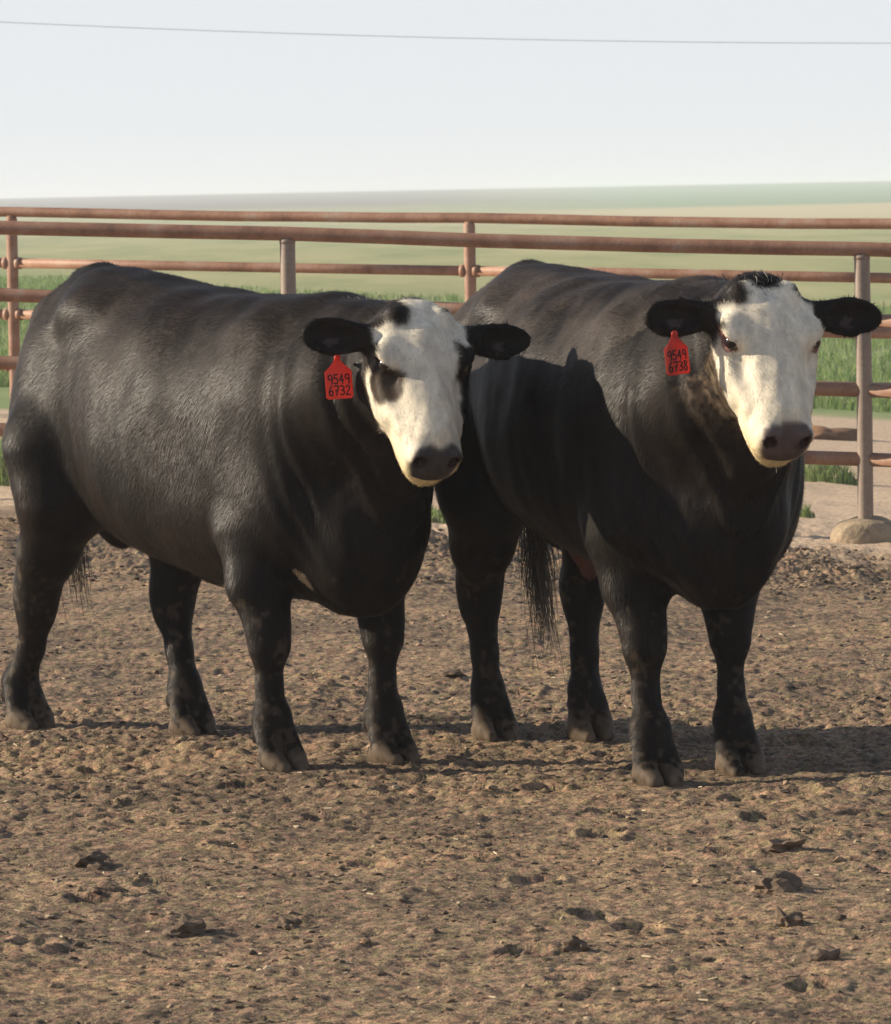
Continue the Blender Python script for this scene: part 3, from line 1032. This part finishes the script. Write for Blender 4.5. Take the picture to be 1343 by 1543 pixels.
    pos, nn, flow, side, ln, cc = pos[ok], nn[ok], flow[ok], side[ok], ln[ok], cc[ok]
    m = len(pos)
    wd = (0.0006 + 0.0004 * rng.random(m))[:, None]
    lift = (0.06 + 0.18 * rng.random(m))[:, None]
    l = ln[:, None] * 1.25
    p0 = pos - side * wd - nn * 0.0012
    p1 = pos + side * wd - nn * 0.0012
    p4 = pos + flow * l + nn * l * lift
    V = np.stack([p0, p1, p4], 1).reshape(-1, 3)
    T = np.arange(m)[:, None] * 3 + np.array([0, 1, 2])
    me = mesh_np('coat', V, None, T)
    jit = (0.7 + 0.6 * rng.random(m))[:, None]
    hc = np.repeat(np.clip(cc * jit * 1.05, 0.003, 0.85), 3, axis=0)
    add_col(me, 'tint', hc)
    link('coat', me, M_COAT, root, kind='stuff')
    # ------------------------------------------------ eyes
    for s in (-1, 1):
        ev, ef = ico(3)
        e = link('eye', mesh_np('eye', ev * 0.0235, None, ef), M_EYE, root)
        e.location = H(0.182, s * 0.115, 0.010)
    # poll and crest tufts, tail switch
    tuft_list = B['tufts']
    for nm, spots in tuft_list:
        strands(nm, root, [(H(*p[1]) if p[0] == 'h' else np.array(p[1]), p[2], p[3], p[4], p[5]) for p in spots], B)
    return root


LOCK = np.random.default_rng(5).normal(0, 0.10, (9, 3))


def strands(name, root, spots, B):
    """spots: (root point, spread, direction, length, (count, colour))"""
    V, Q, T, C = [], [], [], []
    off = 0
    for p, spread, d, ln, (cnt, colr) in spots:
        d = np.array(d, float)
        for _ in range(cnt):
            b = p + rng.normal(0, 1, 3) * np.array(spread)
            ck = rng.integers(9)                               # strands gather in locks
            dd = d + LOCK[ck] + rng.normal(0, 0.07, 3)
            l = ln * (0.5 + 0.6 * rng.random())
            g = np.array([0, 0, -0.25 * l])
            w = 0.0012 + 0.0008 * rng.random()
            sd = np.cross(dd, rng.normal(0, 1, 3)); sd /= np.linalg.norm(sd) + 1e-9
            pts = []
            bend = (LOCK[(ck + 4) % 9] * 0.7 + rng.normal(0, 0.03, 3)) * l
            for t in (0, 0.25, 0.5, 0.75, 1.0):
                pts.append(b + dd * l * t + g * t * t + bend * math.sin(t * 3.0))
            for t, q in zip((0, 0.25, 0.5, 0.75, 1.0), pts):
                ww = w * (1 - 0.75 * t)
                V += [q - sd * ww, q + sd * ww]
            for j in range(4):
                Q.append((off + 2 * j, off + 2 * j + 1, off + 2 * j + 3, off + 2 * j + 2))
            kk = 0.7 + 0.6 * rng.random()
            C += [np.array(colr) * kk] * 10
            off += 10
    me = mesh_np(name, np.array(V), np.array(Q))
    add_col(me, 'tint', np.array(C))
    link(name, me, M_COAT, root, kind='stuff')


BLK, BRN, GRY = (0.014, 0.012, 0.011), (0.045, 0.033, 0.024), (0.13, 0.115, 0.09)
BULLS[0].update(label='bull standing nearer the left edge, dark patch round one eye, clean ear tag 9549 6732',
                ear={-1: (0.10, -0.05), 1: (0.04, -0.05)},
                tufts=[('crest_tuft', [('b', (0.80, 0.0, 1.385), (0.09, 0.014, 0.006), (-0.6, 0, 0.6), 0.024, (150, BLK))]),
                       ('tail_switch', [('b', (-1.02, 0.03, 0.76), (0.014, 0.014, 0.05), (0.06, 0.02, -1.0), 0.24, (170, BRN)),
                                        ('b', (-1.00, 0.03, 0.62), (0.010, 0.010, 0.05), (0.10, 0.02, -1.0), 0.15, (70, GRY))])])
BULLS[1].update(label='bull standing on the right with black poll tuft, mud-caked cheek and its flank in shadow',
                ear={-1: (0.02, -0.05), 1: (0.02, -0.05)},
                tufts=[('poll_tuft', [('h', (0.0, -0.01, 0.022), (0.014, 0.035, 0.014), (0.35, 0.0, -0.1), 0.065, (420, BLK))]),
                       ('crest_tuft', [('b', (0.86, 0.0, 1.41), (0.05, 0.02, 0.008), (-0.4, 0, 0.8), 0.030, (90, BLK))]),
                       ('chin_whiskers', [('h', (0.44, 0.0, -0.150), (0.018, 0.028, 0.004), (0.1, 0, -1.0), 0.034, (16, (0.5, 0.47, 0.4)))]),
                       ('tail_switch', [('b', (-1.00, 0.09, 0.80), (0.013, 0.013, 0.06), (0.06, 0.04, -1.0), 0.26, (380, BRN)),
                                        ('b', (-0.98, 0.10, 0.62), (0.012, 0.012, 0.06), (0.14, 0.07, -1.0), 0.25, (300, GRY))])])
for i, B in enumerate(BULLS):
    build_bull(i, B)


# ------------------------------------------------------------------ ear tags
DIG = {'9': [[(0.9, 0.62), (0.7, 0.5), (0.3, 0.5), (0.12, 0.68), (0.2, 0.92), (0.5, 1.0), (0.8, 0.92), (0.9, 0.62), (0.8, 0.0)]],
       '5': [[(0.88, 1.0), (0.22, 1.0), (0.16, 0.6), (0.55, 0.62), (0.85, 0.42), (0.78, 0.12), (0.45, 0.0), (0.1, 0.1)]],
       '4': [[(0.62, 0.0), (0.62, 1.0), (0.08, 0.38), (0.92, 0.38)]],
       '6': [[(0.75, 1.0), (0.3, 0.75), (0.12, 0.3), (0.3, 0.02), (0.7, 0.02), (0.88, 0.28), (0.68, 0.5), (0.3, 0.45), (0.14, 0.28)]],
       '7': [[(0.08, 1.0), (0.9, 1.0), (0.4, 0.0)], [(0.25, 0.5), (0.75, 0.5)]],
       '3': [[(0.12, 0.95), (0.5, 1.0), (0.85, 0.8), (0.75, 0.56), (0.4, 0.52)], [(0.4, 0.52), (0.85, 0.4), (0.85, 0.12), (0.45, 0.0), (0.1, 0.08)]],
       '2': [[(0.12, 0.8), (0.35, 1.0), (0.75, 0.95), (0.85, 0.7), (0.1, 0.0), (0.92, 0.0)]],
       '8': [[(0.5, 0.53), (0.2, 0.72), (0.3, 0.97), (0.7, 0.97), (0.8, 0.72), (0.5, 0.53), (0.12, 0.28), (0.3, 0.0), (0.7, 0.0), (0.88, 0.28), (0.5, 0.53)]]}


def ear_tag(B, s, px, py, tilt, lines, mat, label, W, Hh, dist, curl):
    """A stiff plastic tag hanging from the ear, its top at a photo pixel."""
    loc = pix(px, py, dist)
    root = empty('ear_tag', loc, 0, label=label, category='ear tag')
    root.rotation_euler = (math.radians(-7), math.radians(tilt), math.radians(8))
    # outline, x right, z up, thin in y; bent slightly along its length
    rows = [0.0, -0.011, -0.024, -0.038, -0.055, -0.075, -0.095, -Hh + 0.006, -Hh]
    hw = np.interp([-r for r in rows], [0, 0.011, 0.024, 0.038, Hh - 0.006, Hh], [0.008, 0.011, W * 0.30, W * 0.5, W * 0.5, W * 0.5 - 0.006])
    cx = np.linspace(-1, 1, 9)
    bend = lambda x, z: curl * 0.35 * x * x / (W * 0.5) + curl * z * z * 1.6
    V, Q = [], []
    for side in (0, 1):
        for r, w_ in zip(rows, hw):
            for c in cx:
                V.append((c * w_, bend(c * w_, r) + (0.0011 if side else -0.0011), r))
    n, mrow = len(cx), len(rows)
    for r in range(mrow - 1):
        for c in range(n - 1):
            a = r * n + c
            Q.append((a, a + n, a + n + 1, a + 1))
            a += n * mrow
            Q.append((a, a + 1, a + n + 1, a + n))
    o2 = n * mrow
    for r in range(mrow - 1):
        for c in (0, n - 1):
            a, b = r * n + c, (r + 1) * n + c
            Q.append((a, a + o2, b + o2, b) if c == 0 else (a, b, b + o2, a + o2))
    for c in range(n - 1):
        a = (mrow - 1) * n + c
        Q.append((a, a + o2, a + 1 + o2, a + 1))
    link('tag_plate', mesh_np('tag_plate', V, Q, smooth=False), mat, root)
    tv, tq, tt = tube([(0, -0.012, 0.0), (0, -0.003, 0.0), (0, 0.03, 0.004)], [0.009, 0.009, 0.004], 12)
    link('stud', mesh_np('stud', tv, tq, tt), mat, root)
    # written figures as thin ink ribbons just proud of the plate
    for li, text in enumerate(lines):
        V, Q = [], []
        ch = 0.0265 * Hh / 0.118; cw = W * 0.185
        z0 = -0.075 * Hh / 0.118 - li * ch * 1.22
        for j, chn in enumerate(text):
            x0 = -W * 0.41 + j * W * 0.21
            for st in DIG[chn]:
                for (xa, za), (xb, zb) in zip(st[:-1], st[1:]):
                    A = np.array([x0 + xa * cw, z0 + za * ch]); Bq = np.array([x0 + xb * cw, z0 + zb * ch])
                    d = (Bq - A) / (np.linalg.norm(Bq - A) + 1e-9); nrm = np.array([-d[1], d[0]]) * 0.0020
                    A = A - d * 0.0012; Bq = Bq + d * 0.0012
                    o = len(V)
                    for p_ in (A - nrm, Bq - nrm, Bq + nrm, A + nrm):
                        V.append((p_[0], bend(p_[0], p_[1]) - 0.0019, p_[1]))
                    Q.append((o, o + 1, o + 2, o + 3))
        link('written_number', mesh_np('written_number', V, Q, smooth=False), M_INK, root)
    return root


ear_tag(BULLS[0], -1, 508, 539, -3, ['9549', '6732'], M_TAG, 'bright red ear tag reading 9549 6732 on the left bull', 0.078, 0.118, 16.0, 0.35)
ear_tag(BULLS[1], -1, 1016, 503, -7, ['9549', '6738'], M_TAG2, 'dull smeared red ear tag, numbers blurred by dirt, on the right bull', 0.066, 0.112, 15.36, 0.9)


# ------------------------------------------------------------------ pipe fences
def fence(P_list, zt_list, height, rails, r_post, r_rail, mats, label, collars, footings, end_ext=2.2):
    root = empty('pipe_fence', (P_list[0][0], P_list[0][1], 0), 0, label=label, category='fence', group='rusty pipe fences')
    base = Vector(root.location)

    def part(name, pts, rad, mat, seg=16):
        V, Q, T = tube(pts, rad, seg)
        V = [v - base for v in V]
        return link(name, mesh_np(name, np.array([tuple(v) for v in V]), Q, T), mat, root)

    tops = [Vector((x, y, z)) for (x, y), z in zip(P_list, zt_list)]
    n = len(tops)
    # top rail: one run carried over all the posts, faintly crooked
    pts = []
    for a, b in zip(tops[:-1], tops[1:]):
        for t in np.linspace(0, 1, 7)[:-1]:
            p = a.lerp(b, t)
            pts.append(p + Vector((0, 0, -0.010 * math.sin(math.pi * t) + random.uniform(-0.002, 0.002))))
    pts.append(tops[-1])
    part('rail', pts, [r_rail * 1.04] * len(pts), mats[0])
    for i, t in enumerate(tops):
        b = Vector((t.x, t.y, t.z - height))
        top = t - Vector((0, 0, r_rail * 0.75))
        part('post', [b - Vector((0, 0, 0.25)), b, b.lerp(top, 0.5) + Vector((random.uniform(-.003, .003), 0, 0)), top - Vector((0, 0, 0.03)), top], [r_post, r_post, r_post, r_post, r_post * 0.82], mats[1])
    for dz in rails:
        for a, b in zip(tops[:-1], tops[1:]):
            A, Bv = a - Vector((0, 0, dz)), b - Vector((0, 0, dz))
            d = (Bv - A).normalized()
            pp = [A + d * r_post * 0.6, A.lerp(Bv, 0.33) + Vector((0, 0, random.uniform(-.008, .004))), A.lerp(Bv, 0.67) + Vector((0, 0, random.uniform(-.008, .004))), Bv - d * r_post * 0.6]
            part('rail', pp, [r_rail] * 4, mats[0])
            if collars:
                for q, s in ((A, 1), (Bv, -1)):
                    c0 = q + d * s * (r_post * 0.8); c1 = q + d * s * (r_post * 0.8 + 0.035)
                    part('collar', [c0, c1], [r_rail * 1.25] * 2, mats[0])
    if not collars:
        for t in tops:           # weld beads under the top rail
            q = t - Vector((0, 0, r_rail * 0.9))
            part('weld', [q - Vector((0, 0, 0.02)), q], [r_post * 1.07, r_post * 1.0], mats[1])
    for i in footings:
        t = tops[i]
        V, Fc = ico(4)
        p = lump(V, (1, 1, 1), 1.0, 77)
        p = V * (1 + 0.14 * noise3(V + 3, 0.9, 5) + 0.07 * noise3(V, 0.35, 6) + 0.025 * noise3(V, 0.12, 7))[:, None]
        p = np.sign(p) * np.abs(p) ** np.array([0.85, 0.85, 0.75]) * np.array([0.185, 0.17, 0.155])
        p[:, 2] += t.z - height - 0.135
        p[:, 0] += t.x + 0.012; p[:, 1] += t.y
        p -= np.array(base)
        link('concrete_footing', mesh_np('concrete_footing', p, None, Fc), M_CONC, root)
    return root


def row(pa, pb, za, zb, n0, n1):
    a, b = Vector((*pa, za)), Vector((*pb, zb))
    out = [a + (b - a) * t for t in range(n0, n1 + 1)]
    return [(p.x, p.y) for p in out], [p.z for p in out]


fr = pix(1299, 375, 29.0); fl = pix(433, 351.5, 29.7)
P1, Z1 = row((fl.x, fl.y), (fr.x, fr.y), fl.z, fr.z, -1, 2)
fence(P1, Z1, 1.42, [0.372, 0.735, 1.095], 0.041, 0.0365, (M_RUST, M_RUSTD), 'nearer rusty pipe fence standing just behind the bulls, its post set in concrete', False, [0, 1, 2, 3])
bl = pix(17, 319, 39.2); br = pix(707, 328, 37.8)
P2, Z2 = row((bl.x, bl.y), (br.x, br.y), bl.z, br.z, -1, 3)
fence(P2, Z2, 1.45, [0.36, 0.72, 1.08], 0.040, 0.034, (M_RUST, M_RUST), 'farther rusty pipe fence along the grass, with collars where its rails meet the posts', True, [])


# ------------------------------------------------------------------ clods and dung
def size_small(r, y):
    return 0.0026 + 0.009 * r.random() ** 5.0 + (0.006 * r.random() ** 3 if 15.6 < y < 18.5 else 0) + (0.011 * r.random() if 24 < y < 28.2 else 0)


scatter_lumps('dirt_crumbs', 18000, 10.9, 28.4, size_small, 5, kind='stuff', label='loose crumbs of dried mud and manure strewn over the pen', category='dirt')


def clod(px, py, size, seed, dark, label, category='clod', name='mud_clod', flat=0.8):
    d = CAM_H * FPX / (py - (300 - 0.0186 * px))
    p = pix(px, py, d)
    gz = float(ground_z(p.x, p.y)[0])
    V, Fc = ico(3)
    q = lump(V, (1, 1, 1), flat, seed)
    q = q * (1 + 0.22 * noise3(q, 0.22, seed + 9) + 0.10 * noise3(q, 0.11, seed + 8))[:, None] * np.array(size)
    q = q + np.array([0, 0, min(size) * 0.15])
    me = mesh_np(name, q, None, Fc, smooth=False)
    add_col(me, 'tint', np.array(dark) * (1 + 0.35 * noise3(q, 0.02, 3))[:, None])
    return link(name, me, M_CLOD, None, label=label, category=category).__setattr__('location', (p.x, p.y, gz))


DK = (0.13, 0.095, 0.066)
clod(1166, 1347, (0.055, 0.06, 0.045), 101, DK, 'biggest dark mud clod in the right foreground, split in two humps')
clod(1187, 1398, (0.028, 0.03, 0.03), 102, DK, 'small dark mud clod just below the biggest one in the right foreground')
clod(869, 1441, (0.035, 0.035, 0.028), 103, DK, 'dark mud clod near the bottom edge, below the gap between the bulls')
clod(278, 1404, (0.05, 0.05, 0.035), 104, DK, 'wide dark mud clod lying in the left foreground')
clod(434, 1393, (0.028, 0.03, 0.022), 105, DK, 'small mud clod right of the wide one in the left foreground')
clod(130, 1306, (0.045, 0.05, 0.03), 106, DK, 'low dark mud clod below the left bull near the left edge')
clod(1188, 1287, (0.05, 0.05, 0.028), 107, (0.16, 0.115, 0.08), 'flat brown mud clod below the front hooves of the right bull')
clod(678, 1022, (0.05, 0.05, 0.03), 108, DK, 'dark mud clod on the lit ground between the two bulls')
clod(1236, 1460, (0.04, 0.04, 0.03), 109, (0.16, 0.115, 0.08), 'pointed brown mud clod low in the right foreground')
g = pix(1238, 634, 41.0)
V, Fc = ico(3)
q = lump(V, (0.26, 0.3, 0.11), 0.8, 140)
me = mesh_np('dung_pile', q, None, Fc)
add_col(me, 'tint', np.array((0.22, 0.13, 0.075)) * (1 + 0.3 * noise3(q, 0.05, 3))[:, None])
link('dung_pile', me, M_CLOD, None, label='flat brown dung pile on the dry lane behind the fence', category='dung').location = (g.x, g.y, float(ground_z(g.x, g.y)[0]))


r = np.random.default_rng(91)
n = 320
yy = 11 + 15 * r.random(n); xx = (r.random(n) * 2 - 1) * 0.09 * yy
zz = ground_z(xx, yy) + 0.006
ang = r.random(n) * 6.283; ln = (0.005 + 0.014 * r.random(n) ** 2)[:, None]; wd = (0.0012 + 0.0015 * r.random(n))[:, None]
dv = np.stack([np.cos(ang), np.sin(ang), r.normal(0, 0.15, n)], -1) * ln
sv = np.stack([-np.sin(ang), np.cos(ang), np.zeros(n)], -1) * wd
cv = np.stack([xx, yy, zz], -1)
up = np.array([0, 0, 0.003])
V = np.stack([cv - dv - sv, cv - dv + sv, cv + dv + sv, cv + dv - sv, cv + up - dv, cv + up + dv], 1).reshape(-1, 3)
k = np.arange(n)[:, None] * 6
Q = np.concatenate([k + np.array([0, 3, 5, 4]), k + np.array([1, 4, 5, 2])])
me = mesh_np('straw_bits', V, Q, smooth=False)
add_col(me, 'tint', np.repeat(np.array([0.36, 0.30, 0.20]) * (0.5 + 0.8 * r.random(n))[:, None], 6, axis=0))
link('straw_bits', me, M_CLOD, kind='stuff', label='pale bits of straw and grit scattered over the dirt', category='straw')


# ------------------------------------------------------------------ grass
def grass(name, pts, hgt, width, cols, seed, spread=0.25, fall=None, **props):
    r = np.random.default_rng(seed)
    n = len(pts)
    hh = ((hgt[0] + (hgt[1] - hgt[0]) * r.random(n)) * (1 if fall is None else fall))[:, None]
    a = r.random(n) * 6.283
    lean = np.stack([np.cos(a), np.sin(a), np.zeros(n)], -1) * (spread * r.random(n))[:, None]
    sd = np.stack([-np.sin(a + 0.7), np.cos(a + 0.7) * 0.3, np.zeros(n)], -1) * width * (0.6 + 0.8 * r.random(n))[:, None]
    up = np.array([0, 0, 1.0])
    b0 = pts - up * 0.02
    m1 = pts + (up * 0.55 + lean * 0.35) * hh
    t1 = pts + (up * 0.95 + lean * 1.2) * hh
    V = np.stack([b0 - sd, b0 + sd, m1 + sd * 0.8, m1 - sd * 0.8, t1], 1).reshape(-1, 3)
    k = np.arange(n)[:, None] * 5
    Q = k + np.array([0, 1, 2, 3]); T = k + np.array([3, 2, 4])
    me = mesh_np(name, V, Q, T, smooth=False)
    c = np.array(cols)[r.integers(0, len(cols), n)] * (0.65 + 0.7 * r.random(n))[:, None]
    add_col(me, 'tint', np.repeat(c, 5, axis=0))
    return link(name, me, M_GRASS, None, **props)


r = np.random.default_rng(3)
n = 110000
yy = 45.5 + 85 * r.random(n) ** 1.8
xx = (r.random(n) * 2 - 1) * (0.088 * yy + 1.5)
edge = 46.5 + 1.5 * noise2(xx, yy, 1.4, 71) + np.where(xx < 0, -3.0, 0)
den = noise2(xx, yy, 0.8, 72) * 0.5 + noise2(xx, yy, 2.6, 73) * 0.6
keep = (yy > edge) & (den > -0.45) & (yy < weed_far(xx) + 6 * noise2(xx, yy, 3, 74))
xx, yy = xx[keep], yy[keep]
G = [(0.24, 0.34, 0.11), (0.30, 0.39, 0.14), (0.19, 0.28, 0.09), (0.38, 0.41, 0.21)]
grass('weed_meadow', np.stack([xx, yy, ground_z(xx, yy)], -1), (0.05, 0.15), 0.010, G, 4, 0.7, kind='stuff', label='strip of bright green weeds growing beyond the far fence', category='grass')
tufts = [(1243, 676, 34.5, 0.22, 0.20, 900, 'green grass tuft on the dry lane behind the post with concrete footing'),
         (3, 705, 31.5, 0.26, 0.34, 700, 'green grass clump at the left edge behind the left bull'),
         (657, 742, 28.6, 0.10, 0.10, 250, 'small green grass tuft seen in the gap between the bulls below the white chin'),
         (1210, 706, 31.0, 0.06, 0.10, 120, 'tiny grass sprig on the dry lane beside the nose of the right bull')]
for k, (px, py, Y, rad, hg, cnt, lab) in enumerate(tufts):
    p = pix(px, py, Y)
    a = r.random(cnt) * 6.283; q = rad * r.random(cnt) ** 0.7
    xs_, ys_ = p.x + q * np.cos(a), p.y + q * np.sin(a)
    o = grass('grass_tuft', np.stack([xs_, ys_, ground_z(xs_, ys_)], -1), (hg * 0.4, hg), 0.005, G + [(0.16, 0.18, 0.10)], 80 + k, 0.7, 1.1 - 0.8 * (q / rad) ** 2, label=lab, category='grass tuft', group='grass tufts by the fences')

# ------------------------------------------------------------------ overhead wire
wa, wb = pix(0, 33, 120.0), pix(1343, 65, 120.0)
pts = []
for t in np.linspace(-2.2, 3.2, 61):
    p = wa.lerp(wb, t)
    pts.append(p + Vector((0, 0, -0.11 * (1 - (2 * t - 1) ** 2))))
V, Q, T = tube(pts, [0.0058] * len(pts), 6)
link('overhead_wire', mesh_np('overhead_wire', np.array([tuple(v) for v in V]), Q, T), M_WIRE, None, label='thin overhead wire crossing the pale sky', category='wire')

# ------------------------------------------------------------------ hazy air
def haze_box():
    m = bpy.data.materials.new('hazy_air')
    m.use_nodes = True
    nt = m.node_tree
    nt.nodes.clear()
    out = nt.nodes.new('ShaderNodeOutputMaterial')
    pv = nt.nodes.new('ShaderNodeVolumePrincipled')
    pv.inputs['Color'].default_value = (0.86, 0.93, 1.0, 1)
    pv.inputs['Density'].default_value = 0.00055
    pv.inputs['Anisotropy'].default_value = 0.2
    nt.links.new(pv.outputs[0], out.inputs['Volume'])
    import bmesh
    bm = bmesh.new()
    bmesh.ops.create_cube(bm, size=1.0)
    me = bpy.data.meshes.new('haze')
    bm.to_mesh(me); bm.free()
    o = link('haze', me, m, None, kind='stuff', label='pale haze hanging over the fields', category='haze')
    o.scale = (19000, 15000, 16)
    o.location = (0, 7000, 0)


haze_box()
